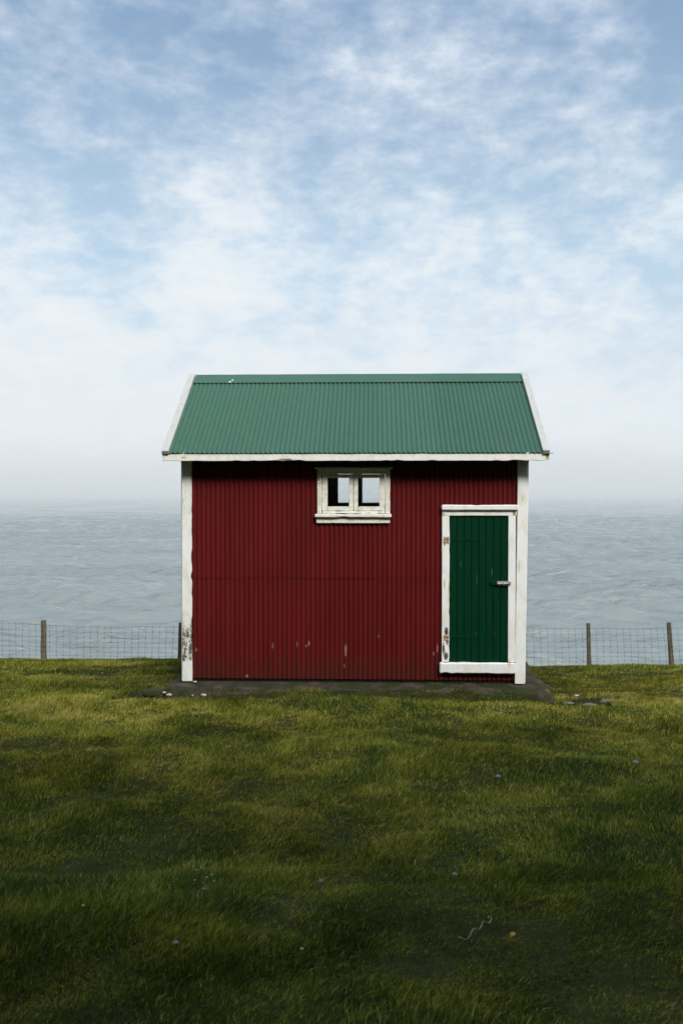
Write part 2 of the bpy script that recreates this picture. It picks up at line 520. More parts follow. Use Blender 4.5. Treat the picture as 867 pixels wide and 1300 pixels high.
CHIP = (.28, .17, .15)
RED = steel_paint("red_painted_steel", (.104, .0050, .0058), (.138, .0062, .0070), (.085, .0066, .0050), .60, chips=CHIP, lowdirt=(.050, .018, .010),
    spot_list=[(-1.05, .42, .013, .05, CHIP), (-.735, .44, .009, .045, CHIP), (-.62, .42, .015, .022, CHIP), (-.585, .45, .012, .04, CHIP),
               (-.118, .37, .016, .085, CHIP), (-.135, .17, .012, .03, CHIP), (1.045, .40, .012, .06, CHIP), (1.0, .33, .012, .03, CHIP),
               (-2.03, .36, .012, .03, CHIP), (-1.38, .03, .02, .02, CHIP), (.3, .55, .01, .02, CHIP), (-.9, .25, .02, .03, (.05, .02, .012))])
GREEN = steel_paint("green_painted_roof_steel", (.052, .126, .088), (.062, .144, .100), (.062, .130, .095), .62,
    spot_list=[(-1.75, 3.965, .018, .012, (.7, .7, .66)), (-1.78, 3.935, .02, .012, (.7, .7, .66)), (.55, 3.90, .02, .008, (.25, .08, .04)), (.92, 3.90, .03, .008, (.25, .08, .04)), (1.3, 3.90, .02, .008, (.22, .08, .04))])
WHITE = white_paint("white_painted_wood", .735, spot_list=[(2.06, 1.45, .010, .09, OCHRE), (2.10, 2.3, .01, .04, (.6, .5, .3))])
WHITE_BARGE = white_paint("dull_white_barge_paint", .64, white=(.50, .50, .48), dirt=.8)
WHITE_LEFT = white_paint("worn_white_painted_wood", .70, stops=[(0, .0), (.08, -.25), (.20, -.2), (.24, .24), (.64, .21), (.80, .05), (1.1, -.12), (1.9, -.06), (2.15, .10), (2.5, .09), (2.78, .12)])
WHITE_FASCIA = white_paint("white_eaves_paint", .74, white=(.84, .83, .77), grain=(2.2, 9, 9),
    spot_list=[(-2.12, 2.810, .045, .018, OCHRE), (2.36, 2.825, .03, .05, (.45, .30, .10)), (-.85, 2.785, .12, .014, (.2, .12, .08)), (2.35, 2.857, .04, .012, RUST)])
WHITE_DOOR = white_paint("white_door_casing_paint", .73, spot_list=[(2.00, 2.12, .022, .045, RUST), (1.13, 1.76, .02, .07, RUST), (1.12, 2.10, .02, .03, OCHRE),
    (1.185, 1.15, .008, .14, OCHRE), (1.155, .62, .03, .07, (.05, .04, .03)), (1.12, .40, .018, .09, (.07, .05, .035)), (1.165, .50, .02, .06, RUST), (1.15, .31, .035, .06, (.10, .07, .05)),
    (1.13, 1.22, .012, .08, OCHRE), (1.94, .24, .03, .05, (.6, .52, .36))])
WHITE_WINDOW = white_paint("flaking_cream_window_paint", .615, white=(.84, .825, .75), grain=(4, 7, 7), dirt=.65, spot_list=[(-.455, 2.55, .012, .03, RUST)])
k = material("green_painted_door_boards", .08)
st = k.noise(k.scale(k.obj, (30, 10, 1.6)), 1.2, 6, .65)
base = k.mix(k.smooth(st, .3, .7), (.0003, .0260, .0110), (.0006, .034, .0140))
base = k.mix(k.smooth(k.noise(k.scale(k.obj, (45, 10, 5)), 1.2, 4, .6), .735, .76), base, (.10, .13, .10))
base = spots(k, base, [(1.53, .60, .012, .02, (.06, .05, .03)), (1.755, .60, .01, .05, (.02, .04, .02)), (1.34, 1.46, .006, .06, (.05, .10, .07)), (1.54, 1.28, .006, .08, (.05, .10, .07)), (1.73, 1.37, .006, .06, (.08, .14, .10))])
k.put(k.bsdf.inputs['Base Color'], base); k.bsdf.inputs['Roughness'].default_value = .5
bump(k, st, .25, .004)
DOORG = k.mat
k = material("dark_old_timber")
k.put(k.bsdf.inputs['Base Color'], k.ramp(k.noise(k.scale(k.obj, (2, 8, 8)), 4, 6, .6), [(.3, (.012, .011, .010)), (.7, (.040, .034, .028))]))
k.bsdf.inputs['Roughness'].default_value = .9
DARKW = k.mat
k = material("bituminous_felt")
k.put(k.bsdf.inputs['Base Color'], k.ramp(k.noise(k.obj, 25, 6, .7), [(.3, (.025, .026, .024)), (.7, (.075, .072, .060))]))
k.bsdf.inputs['Roughness'].default_value = .85
bump(k, k.noise(k.obj, 60, 5, .7), .6, .01)
FELT = k.mat
k = material("galvanised_steel")
gb = k.ramp(k.noise(k.obj, 70, 5, .7), [(.35, (.30, .31, .31)), (.6, (.52, .53, .52)), (.75, (.25, .15, .08))])
k.put(k.bsdf.inputs['Base Color'], gb)
k.bsdf.inputs['Metallic'].default_value = .75; k.bsdf.inputs['Roughness'].default_value = .42
STEEL = k.mat
k = material("rusty_wire")
k.bsdf.inputs['Base Color'].default_value = (.11, .11, .105, 1)
k.bsdf.inputs['Metallic'].default_value = .4; k.bsdf.inputs['Roughness'].default_value = .6
WIRE = k.mat
k = material("window_glass", .5)
k.bsdf.inputs['Base Color'].default_value = (.96, .98, .98, 1)
k.bsdf.inputs['Roughness'].default_value = .03
k.bsdf.inputs['IOR'].default_value = 1.45
k.bsdf.inputs['Transmission Weight'].default_value = 1.0
bump(k, k.noise(k.obj, 6, 2, .5), .05, .01)
GLASS = k.mat
k = material("concrete")
cn = k.noise(k.obj, 5, 7, .65)
cb = k.ramp(cn, [(.30, (.022, .018, .013)), (.5, (.060, .047, .033)), (.70, (.12, .095, .070))])
gr = k.smooth(k.noise(k.obj, 110, 3, .6), .60, .70)
cb = k.mix(gr, cb, (.24, .21, .16))
cb = k.mix(k.smooth(k.noise(k.obj, 3.1, 6, .7), .44, .58, 0, .95), cb, (.030, .036, .010))
k.put(k.bsdf.inputs['Base Color'], cb)
k.bsdf.inputs['Roughness'].default_value = .93
bump(k, k.math('ADD', k.noise(k.obj, 45, 6, .7), k.math('MULTIPLY', gr, .35)), .9, .012)
CONC = k.mat
def post_mat():
    k = material("weathered_post_wood")
    f = k.noise(k.scale(k.obj, (40, 40, 3)), 1.5, 6, .65)
    c = k.ramp(f, [(.3, (.055, .045, .032)), (.55, (.15, .125, .085)), (.75, (.26, .22, .155))])
    c = k.mix(k.smooth(k.noise(k.obj, 12, 5, .7), .52, .64, 0, .8), c, (.22, .20, .11))
    k.put(k.bsdf.inputs['Base Color'], c); k.bsdf.inputs['Roughness'].default_value = .9
    bump(k, f, .8, .01)
    return k.mat
POST = post_mat()

# ------------------------------------------------------------------ concrete slab
pts = []
segs = [((-2.40, -.30), (2.44, -.30), 60), ((2.44, -.30), (2.44, 3.25), 40), ((2.44, 3.25), (-2.36, 3.25), 50), ((-2.36, 3.25), (-2.40, -.30), 40)]
for (x0, y0), (x1, y1), n in segs:
    for i in range(n):
        t = i / n; pts.append((x0 + (x1 - x0) * t, y0 + (y1 - y0) * t))
cx, cy = .03, 1.5
vs = []; fs = []
rings = [(.0, None), (.45, None), (.80, None), (.94, None), (.985, None), (1.0, 'edge'), (1.01, 'mid'), (1.02, 'low')]
for ri, (f, kind) in enumerate(rings[1:]):
    for i, (x, y) in enumerate(pts):
        ex = 1 + .020 * mn.noise(Vector((x * 2.3, y * 2.3, 0))) + .014 * mn.noise(Vector((x * 7, y * 7, 3)))
        if f < .9: ex = 1
        px_, py_ = cx + (x - cx) * f * ex, cy + (y - cy) * f * ex
        # round the corners
        z = -.040
        edge = min(abs(py_ + .30), abs(px_ + 2.38), abs(px_ - 2.44))
        z -= .045 * max(0, 1 - edge / .28)
        z += (.014 * mn.noise(Vector((px_ * 4, py_ * 4, 1))) - .006 + .008 * mn.noise(Vector((px_ * 13, py_ * 13, 1)))) * (1 if f > .85 else .2)
        if kind == 'edge': z -= .012
        if kind == 'mid': z -= .05
        if kind == 'low': z = -.42
        vs.append((px_, py_, z))
N = len(pts)
vs.append((cx, cy, -.04)); ci = len(vs) - 1
for i in range(N): fs.append((ci, i, (i + 1) % N))
for r_ in range(len(rings) - 2):
    for i in range(N):
        fs.append((r_ * N + i, (r_ + 1) * N + i, (r_ + 1) * N + (i + 1) % N, r_ * N + (i + 1) % N))
slab = link("concrete_slab", mesh_from("concrete_slab", vs, fs), CONC, smooth=True)
slab.location = SHED_O; slab.rotation_euler = (0, 0, SHED_A)
tag(slab, 'rough weathered grey concrete slab under the red shed, mossy along its front edge', 'concrete slab')

# ------------------------------------------------------------------ the shed
shed = empty("shed", SHED_O, SHED_A)
tag(shed, 'small red corrugated shed with green roof, white trim and green door', 'shed')

EY, EZ, RZ_, HW = -.34, 2.864, 4.041, 2.295
PER = .0606; AMP = .0115
def corr(u): return AMP * math.cos(2 * math.pi * u / PER)
DEP = 2.75
RY = DEP / 2
XL, XR = -2.175, 2.145
def wall_sheet(name, u0, u1, z0, z1f, to3, holes=(), nz=14, off=0.0, seedp=0):
    """corrugated sheet: u runs along the wall; z1f(u) its top; to3(u, depth, z) -> point"""
    us = []; n = int((u1 - u0) / (PER / 8))
    us = [u0 + (u1 - u0) * i / n for i in range(n + 1)]
    for h in holes: us += [h[0], h[1]]
    us = sorted(set(round(u, 5) for u in us))
    zs = [z0 + (1.0) * i / nz for i in range(nz + 1)]
    zcut = sorted(set([h[2] for h in holes] + [h[3] for h in holes]))
    v = []; f = []
    ztop = max(z1f(u) for u in (u0, (u0 + u1) / 2, u1))
    base = [z0 + (ztop - z0) * i / nz for i in range(nz + 1)] + [z for z in zcut if z0 < z < ztop]
    base = sorted(set(round(z, 4) for z in base))
    idx = {}
    for i, u in enumerate(us):
        for j, z in enumerate(base):
            zz = min(z, z1f(u))
            if j == 0: zz += .004 * mn.noise(Vector((u * 9, seedp, 0)))
            dpt = corr(u) + off + .003 * mn.noise(Vector((u * 1.7, z * 1.2, seedp)))
            idx[i, j] = len(v); v.append(to3(u, dpt, zz))
    for i in range(len(us) - 1):
        um = (us[i] + us[i + 1]) / 2
        for j in range(len(base) - 1):
            zm = (base[j] + base[j + 1]) / 2
            if any(h[0] < um < h[1] and h[2] < zm < h[3] for h in holes): continue
            if base[j] >= max(z1f(us[i]), z1f(us[i + 1])): continue
            f.append((idx[i, j], idx[i + 1, j], idx[i + 1, j + 1], idx[i, j + 1]))
    return link(name, mesh_from(name, v, f), RED, shed, smooth=True)

DOOR = (1.15, 1.97, -.1, 2.12)      # opening x0 x1 z0 z1
WIN = (-.44, .41, 2.10, 2.635)
BWIN = (-.42, .50, 2.17, 2.78)      # window in the back wall
DOORH = (DOOR[0], DOOR[1], .12, DOOR[3])
front = lambda u, dp, z: (u, -dp, z)
wall_sheet("wall", XL, XR, .0, lambda u: 1.31, front, [(DOORH[0], DOORH[1], .12, 3)], 8, 0.0, 1)
wall_sheet("wall", XL, XR, 1.285, lambda u: 2.93, front, [(DOORH[0], DOORH[1], .0, DOOR[3]), WIN], 10, .009, 2)
wall_sheet("wall", XL, XR, .0, lambda u: 2.93, lambda u, dp, z: (u, DEP + dp, z), [BWIN], 12, 0, 3)
gab = lambda u: RZ_ - .686 * abs(u - RY) - .03
for xx, sg in ((XL, -1), (XR, 1)):
    wall_sheet("wall", .0, DEP, .0, gab, (lambda xx, sg: lambda u, dp, z: (xx + sg * dp, u, z))(xx, sg), [], 14, 0, 4 + sg)
m = MB()
for (a, b) in (((XL + .03, .06), (XR - .03, .06)), ((XL + .03, DEP - .06), (XR - .03, DEP - .06))):
    m.board((a[0], a[1], .0), (b[0], b[1], .0), (0, 0, 1), .085, (0, 1, 0), .06)
for xx in (XL + .06, XR - .06):
    m.board((xx, .1, .0), (xx, DEP - .1, .0), (0, 0, 1), .085, (1, 0, 0), .06)
m.build("sill_beam", DARKW, shed)
# inner boarding with its openings
m = MB()
def lining(y, holes):
    x0, x1, z0, z1 = XL + .05, XR - .05, .05, 2.9
    xs_ = sorted([x0, x1] + [h[0] for h in holes] + [h[1] for h in holes]); zs_ = sorted([z0, z1] + [h[2] for h in holes] + [h[3] for h in holes])
    for i in range(len(xs_) - 1):
        for j in range(len(zs_) - 1):
            cx_, cz_ = (xs_[i] + xs_[i + 1]) / 2, (zs_[j] + zs_[j + 1]) / 2
            if any(h[0] < cx_ < h[1] and h[2] < cz_ < h[3] for h in holes) or zs_[j + 1] - zs_[j] < .001: continue
            a, b, c_, d_ = xs_[i], xs_[i + 1], zs_[j], zs_[j + 1]
            m.add([(a, y, c_), (b, y, c_), (b, y, d_), (a, y, d_)], [(0, 1, 2, 3)])
lining(.06, [WIN]); lining(DEP - .06, [BWIN])
for xx in (XL + .05, XR - .05):
    m.add([(xx, .06, .05), (xx, DEP - .06, .05), (xx, DEP - .06, 2.9), (xx, .06, 2.9)], [(0, 1, 2, 3)])
m.add([(XL + .05, .06, 2.9), (XR - .05, .06, 2.9), (XR - .05, DEP - .06, 2.9), (XL + .05, DEP - .06, 2.9)], [(0, 1, 2, 3)])
m.build("inner_boarding", DARKW, shed)

# corner boards
def corner(x0t, x1t, x0b, x1b, y0, y1, z0, z1, mat, seed, chip=0, cs=None):
    m = MB(); xt, xb = (x0t + x1t) / 2, (x0b + x1b) / 2
    m.board((xb, (y0 + y1) / 2, z0), (xt, (y0 + y1) / 2, z1), (1, 0, 0), x1t - x0t, (0, 1, 0), y1 - y0, chip=chip, chip_side=cs, rough=.003, seed=seed)
    return m
m = corner(-2.201, -2.074, -2.201, -2.074, -.048, -.012, -.034, 2.79, 0, 3, chip=.016, cs=1)
m.build("corner_board", WHITE_LEFT, shed)
m = corner(2.045, 2.170, 2.022, 2.134, -.052, -.012, -.036, 2.79, 0, 5, chip=.0)
m.build("corner_board", WHITE, shed)
for xx, sd in ((-2.205, 6), (2.175, 7)):
    m = MB(); m.board((xx - (.036 if xx > 0 else 0), .045, -.03), (xx, .045, 2.84), (0, 1, 0), .11, (1, 0, 0), .026, seed=sd); m.build("corner_board", WHITE, shed)
    m = MB(); m.board((xx, DEP - .045, -.03), (xx, DEP - .045, 2.84), (0, 1, 0), .11, (1, 0, 0), .026, seed=sd + 2); m.build("corner_board", WHITE, shed)
for xx in (-2.135, 2.105):
    m = MB(); m.board((xx, DEP + .03, -.03), (xx, DEP + .03, 2.79), (1, 0, 0), .125, (0, 1, 0), .036, seed=11); m.build("corner_board", WHITE, shed)

# roof: two corrugated slopes, ridge cap, fascia, barge boards
SL = (RZ_ - EZ) / (RY - EY); SN = math.hypot(1, SL)
nY, nZ = -SL / SN, 1 / SN
def roof_slope(back):
    n = int(2 * HW / (PER / 8)); v = []; f = []
    ms = 10
    for j in range(ms + 1):
        t = j / ms
        for i in range(n + 1):
            x = -HW + 2 * HW * i / n
            a = .0105 * math.cos(2 * math.pi * x / PER) + .004 * mn.noise(Vector((x * 1.1, t * 2, 5 + back)))
            y = EY + (RY - EY) * t + nY * a; z = EZ + (RZ_ - .008 - EZ) * t + nZ * a
            if j == 0: y += .006 * mn.noise(Vector((x * 4, 0, 0)))
            if back: y = DEP - y
            v.append((x, y, z))
    for j in range(ms):
        for i in range(n):
            b = j * (n + 1) + i
            f.append((b, b + 1, b + n + 2, b + n + 1) if not back else (b, b + n + 1, b + n + 2, b + 1))
    return link("roof_sheet", mesh_from("roof_sheet", v, f), GREEN, shed, smooth=True)
rs = roof_slope(0); roof_slope(1)
m = MB()
xsn = [(-HW + .004) + (2 * HW - .008) * i / 60 for i in range(61)]
prof = [(-.20, 0), (-.10, 0), (-.03, 0), (0, .004), (.03, 0), (.10, 0), (.20, 0)]
vv = []; ff = []
for x in xsn:
    for a, extra in prof:
        wob = .002 * mn.noise(Vector((x * 3, a * 5, 2)))
        z = RZ_ + .010 - SL * abs(a) + extra + wob + (.006 if a == 0 else .006)
        vv.append((x, RY + a, z))
for i in range(60):
    for j in range(6):
        b = i * 7 + j; ff.append((b, b + 7, b + 8, b + 1))
rc = link("ridge_cap", mesh_from("ridge_cap", vv, ff), GREEN, shed)
sm = rc.modifiers.new("thick", 'SOLIDIFY'); sm.thickness = .004; sm.offset = -1
m = MB()
m.box(-2.378, 2.378, -.325, -.295, 2.767, 2.853, chip=.012, chip_side=-1, rough=.003, seed=2)
m.build("fascia", WHITE_FASCIA, shed)
m = MB(); m.box(-2.378, 2.378, DEP + .295, DEP + .325, 2.767, 2.853, seed=4); m.build("fascia", WHITE_FASCIA, shed)
for fx_ in ([(-2.39, -.352, 2.856), (-HW - .005, -.352, 2.856), (-HW - .005, -.28, 2.867), (-2.41, -.28, 2.867)],
            [(HW + .005, -.356, 2.856), (2.43, -.356, 2.854), (2.43, -.28, 2.865), (HW + .005, -.28, 2.867)]):
    m = MB(); m.add(fx_, [(0, 1, 2, 3)])
    fl = m.build("eaves_flashing", STEEL, shed)
    sm = fl.modifiers.new("thick", 'SOLIDIFY'); sm.thickness = .004; sm.offset = 1
m = MB(); m.box(-2.29, 2.29, -.294, .03, 2.795, 2.813); m.build("soffit_board", DARKW, shed)
m = MB(); m.box(-2.29, 2.29, DEP - .03, DEP + .294, 2.795, 2.813); m.build("soffit_board", DARKW, shed)
for sx in (-1, 1):
    for back in (0, 1):
        m = MB()
        o = .022
        p0 = Vector((sx * 2.341, EY + .015, EZ - .045 + o)); p1 = Vector((sx * 2.341, RY - .001, RZ_ - .045 + o + .004))
        if back: p0.y = DEP - p0.y; p1.y = DEP - p1.y
        ax = (p1 - p0).normalized(); up = Vector((0, -ax.z, ax.y)) if not back else Vector((0, ax.z, -ax.y))
        m.board(p0, p1, up, .125, (1, 0, 0), .084, seed=20 + sx + back, rough=.003)
        m.build("barge_board", WHITE_BARGE, shed)
# gable soffit closes the overhang
for sx in (-1, 1):
    for back in (0, 1):
        m = MB()
        ys_ = (EY + .03, RY) if not back else (DEP - EY - .03, RY)
        xa, xb = sx * 2.14, sx * 2.305
        za, zb = EZ - .03, RZ_ - .04
        m.add([(xa, ys_[0], za), (xb, ys_[0], za), (xb, ys_[1], zb), (xa, ys_[1], zb)], [(0, 1, 2, 3)])
        m.build("soffit_board", DARKW, shed)

# ---- door
m = MB(); m.box(1.098, 1.193, -.050, -.010, .236, 2.083, chip=.008, chip_side=1, seed=31, rough=.002)
m.box(1.928, 2.020, -.050, -.010, .236, 2.083, seed=32, rough=.002)
m.box(1.101, 2.030, -.046, -.010, 2.085, 2.150, seed=33)
m.build("door_frame", WHITE_DOOR, shed)
m = MB()
m.box(1.090, 2.040, -.085, -.011, 2.152, 2.222, seed=34, rough=.004, chip=.006, chip_side=1, bev=.012)
m.build("door_lintel", WHITE_DOOR, shed)
m = MB(); m.box(1.070, 2.016, -.088, -.010, .096, .232, seed=35, rough=.006, chip=.010, bev=.012)
m.build("door_sill", WHITE_DOOR, shed)
prof = []
x = 1.196; nb = 8; bw = (1.925 - 1.196) / nb
for i in range(nb):
    a = x + i * bw
    ofs = .0015 * ((i * 7) % 3 - 1)
    prof += [(a, -.010), (a + .002, -.011), (a + .008, -.020 + ofs), (a + bw - .008, -.020 + ofs), (a + bw - .002, -.011)]
prof.append((1.925, -.010))
vv = [(px_, py_, z) for z in (.245, .9, 1.5, 2.080) for px_, py_ in prof]; n = len(prof)
ff = [(j * n + i, j * n + i + 1, (j + 1) * n + i + 1, (j + 1) * n + i) for j in range(3) for i in range(n - 1)]
b0 = len(vv); vv += [(1.196, .03, .245), (1.925, .03, .245), (1.925, .03, 2.08), (1.196, .03, 2.08)]
ff += [(b0, b0 + 1, b0 + 2, b0 + 3), (0, 3 * n, b0 + 3, b0), (n - 1, b0 + 1, b0 + 2, 4 * n - 1)]
door = link("door", mesh_from("door", vv, ff), DOORG, shed)
for hz_ in (1.785, .548):
    m = MB(); m.board((1.20, -.024, hz_), (1.56, -.024, hz_), (0, 0, 1), .034, (0, 1, 0), .008, bev=.002, rough=.001)
    for hx in (1.25, 1.36, 1.47, 1.54): m.tube([(hx, -.027, hz_), (hx, -.033, hz_)], [.007, .004], 8)
    h = m.build("hinge", DOORG, door)
    m = MB(); m.tube([(1.178, -.060, hz_ - .040), (1.178, -.060, hz_ + .040)], .011, 10)
    m.box(1.120, 1.178, -.060, -.050, hz_ - .035, hz_ + .035, bev=.002)
    m.build("hinge_knuckle", white_paint("chipped_hinge_paint", .56, white=(.7, .66, .52), spot_list=[(1.15, hz_, .04, .035, RUST)]), door)
m = MB(); m.box(1.700, 1.800, -.036, -.021, 1.205, 1.270, bev=.003)
m.tube([(1.735, -.036, 1.237), (1.735, -.048, 1.237)], .016, 10)
m.build("latch_plate", DOORG, door)
m = MB()
m.box(1.785, 1.955, -.062, -.050, 1.212, 1.262, bev=.004, rough=.001)
m.tube([(1.79, -.068, 1.236), (1.93, -.068, 1.236)], .009, 10)
m.tube([(1.86, -.066, 1.236), (1.865, -.085, 1.236), (1.865, -.086, 1.215)], .006, 8)
m.tube([(1.800, -.052, 1.248), (1.800, -.020, 1.248)], .006, 8); m.tube([(1.942, -.053, 1.237), (1.942, -.078, 1.237)], .017, 10)
m.build("hasp", STEEL, door)

# ---- window
m = MB()
m.box(-.476, -.418, -.048, -.012, 2.112, 2.650, seed=41, rough=.003, chip=.006)
m.box(.386, .446, -.048, -.012, 2.112, 2.650, seed=42, rough=.003, chip=.006)
m.box(-.474, .444, -.052, -.012, 2.612, 2.672, seed=43, rough=.003)
win = m.build("window", WHITE_WINDOW, shed)
m = MB(); m.box(-.508, .478, -.085, -.012, 2.674, 2.694, seed=44, rough=.002, bev=.004); m.build("drip_ledge", WHITE_WINDOW, win)
m = MB(); m.box(-.495, .470, -.078, -.012, 2.696, 2.735, seed=45, rough=.006, bev=.010); m.build("felt_strip", FELT, win)
for (a, b, c0, c1) in ((-.415, -.345, -.075, -.020), (-.014, .040, .310, .383)):
    m = MB()
    m.box(a, b, -.032, .012, 2.145, 2.610, seed=46, chip=.004, rough=.002); m.box(c0, c1, -.032, .012, 2.145, 2.610, seed=47, chip=.004, rough=.002)
    m.box(b + .001, c0 - .001, -.030, .012, 2.562, 2.609, seed=48); m.box(b + .001, c0 - .001, -.030, .012, 2.146, 2.200, seed=49, rough=.002)
    m.build("sash", WHITE_WINDOW, win)
    m = MB(); m.add([(b, -.008, 2.2), (c0, -.008, 2.2), (c0, -.008, 2.562), (b, -.008, 2.562), (b, -.004, 2.2), (c0, -.004, 2.2), (c0, -.004, 2.562), (b, -.004, 2.562)],
                    [(0, 1, 2, 3), (5, 4, 7, 6), (0, 4, 5, 1), (1, 5, 6, 2), (2, 6, 7, 3), (3, 7, 4, 0)])
    m.build("glass_pane", GLASS, win)
m = MB(); m.box(-.506, .462, -.095, -.012, 2.062, 2.110, seed=51, rough=.006, chip=.012, bev=.010)
m.box(-.41, .38, -.045, .010, 2.112, 2.143, seed=52, chip=.008)
m.build("window_sill", WHITE_WINDOW, win)
m = MB(); m.box(-.486, .442, -.050, -.012, 1.990, 2.058, seed=53, rough=.003, chip=.005); m.build("window_apron", WHITE_WINDOW, win)
# ---- window in the back wall, seen through the front one
m = MB()
y0, y1 = DEP - .03, DEP + .05
for a, b in ((-.46, -.325), (-.095, .058), (.42, .54)):
    m.box(a, b, y0, y1, 2.10, 2.84, seed=60)
for a, b in ((-.324, -.096), (.059, .419)):
    m.box(a, b, y0, y1, 2.10, 2.226, seed=61); m.box(a, b, y0, y1, 2.70, 2.84, seed=62)
bw_ = m.build("window", WHITE_WINDOW, shed)
m = MB(); m.box(-.34, .44, DEP + .008, DEP + .012, 2.20, 2.71, seed=1, rough=0, bev=.0005); m.build("glass_pane", GLASS, bw_)

# ------------------------------------------------------------------ wire fence along the cliff edge
fence = empty("wire_fence", (0, 17, -.9))
tag(fence, 'weathered post and wire netting fence along the cliff edge, behind the red shed', 'fence')
FY = 17.0
def fence_pt(px): return (px - 433.5) / 67.6
posts = [(-8.25, .95, .0, .045), (-5.61, .90, .0, .055), (-3.035, .88, .03, .050), (-.5, .9, .02, .045), (2.05, .92, -.02, .045), (4.655, .93, -.03, .042), (6.25, .93, -.085, .048), (8.9, .9, .03, .05)]
PP = []
for i, (x, hgt, lean, rad) in enumerate(posts):
    y = FY + .05 * math.sin(i * 2.3)
    z0 = float(ground(x, y, False))
    target_top = {1: -.018, 2: -.045, 5: -.062, 6: -.062}.get(i)
    zt = z0 + hgt if target_top is None else target_top
    m = MB(); pts = []; rad_ = []
    for j in range(9):
        t = j / 8
        pts.append((x + lean * t - .5 * lean * 0 + .008 * mn.noise(Vector((i * 5, t * 3, 0))), y + .01 * mn.noise(Vector((i * 3, t * 3, 4))), z0 - .3 + (zt - z0 + .3) * t))
        rad_.append(rad * (1.08 - .2 * t) * (1 + .08 * mn.noise(Vector((i, t * 5, 9)))))
    m.tube(pts, rad_, 9)
    o = m.build("fence_post", POST, fence, smooth=False)
    o.location = -Vector(fence.location)
    PP.append((x, y, z0, zt, lean))
def wire(m, a, b, r=.0016, n=6, sag=.0):
    pts = []
    for i in range(n + 1):
        t = i / n; p = a.lerp(b, t); p.z -= sag * 4 * t * (1 - t); pts.append(p)
    m.tube(pts, r, 3, cap=False)
HS = [.03, .12, .21, .31, .42, .54, .67, .80]
for i in range(len(PP) - 1):
    a, b = PP[i], PP[i + 1]
    m = MB()
    def pos(t, h):
        x = a[0] + (b[0] - a[0]) * t
        y = a[1] + (b[1] - a[1]) * t - .05
        ha = (a[3] - a[2]) / .90; hb2 = (b[3] - b[2]) / .90
        zb = float(ground(x, y, False)) * .6 + (a[2] + (b[2] - a[2]) * t) * .4
        x += (a[4] * (1 - t) + b[4] * t) * (h / .9)
        return Vector((x, y + .012 * mn.noise(Vector((x, h * 3, 0))), zb + h * (ha + (hb2 - ha) * t) - .03 * 4 * t * (1 - t) * h + .016 * mn.noise(Vector((x * 1.5, h * 4, 7)))))
    nv = max(3, round((b[0] - a[0]) / .128))
    G = [[pos(j / nv, h) for h in HS] for j in range(nv + 1)]
    for j in range(nv + 1):
        m.tube(G[j], .0021, 3, cap=False)
        for q in range(len(HS)):
            p = G[j][q]
            m.tube([p - Vector((0, .004, .006)), p + Vector((0, -.004, .006))], .0066, 4)
    for q in range(len(HS)):
        m.tube([G[j][q] for j in range(nv + 1)], 0.0027 if q in (0, len(HS) - 1) else .0018, 3, cap=False)
    o = m.build("wire_netting", WIRE, fence)
    o.location = -Vector(fence.location)

# ------------------------------------------------------------------ grass
def keep_mask(x, y):
    lx, ly = to_shed(x, y)
    wob = .05 * vn(x * 4, y * 4, 77) + .03 * vn(x * 11, y * 11, 78)
    ins = (lx > -2.36 + wob) & (lx < 2.42 + wob) & (ly > -.27 + .8 * wob + .05 * vn(x * 2.2, y * 2.2, 81)) & (ly < 3.25)
    bare = np.exp(-((lx + 2.72) ** 2 / .09 + (ly + .05) ** 2 / .20)) + 1.1 * np.exp(-((lx - 2.85) ** 2 / .10 + (ly + .22) ** 2 / .03)) + .75 * np.exp(-((lx + 1.75) ** 2 / .7 + (ly + .36) ** 2 / .006))
    bare = bare + .7 * np.exp(-((x - 4.4) ** 2 / .08 + (y - 16.9) ** 2 / .1))
    return (~ins) & (bare + .25 * vn(x * 7, y * 7, 79) < .35 + .45 * rng.random(len(x)) ** 2)

def scatter(n, y0, y1, margin, power=1.0):
    u = rng.random(n)
    y = (y0 ** (power + 1) + u * (y1 ** (power + 1) - y0 ** (power + 1))) ** (1 / (power + 1))
    hwid = y * .377 * 1.22 + margin
    x = rng.uniform(-1, 1, n) * hwid
    return x, y

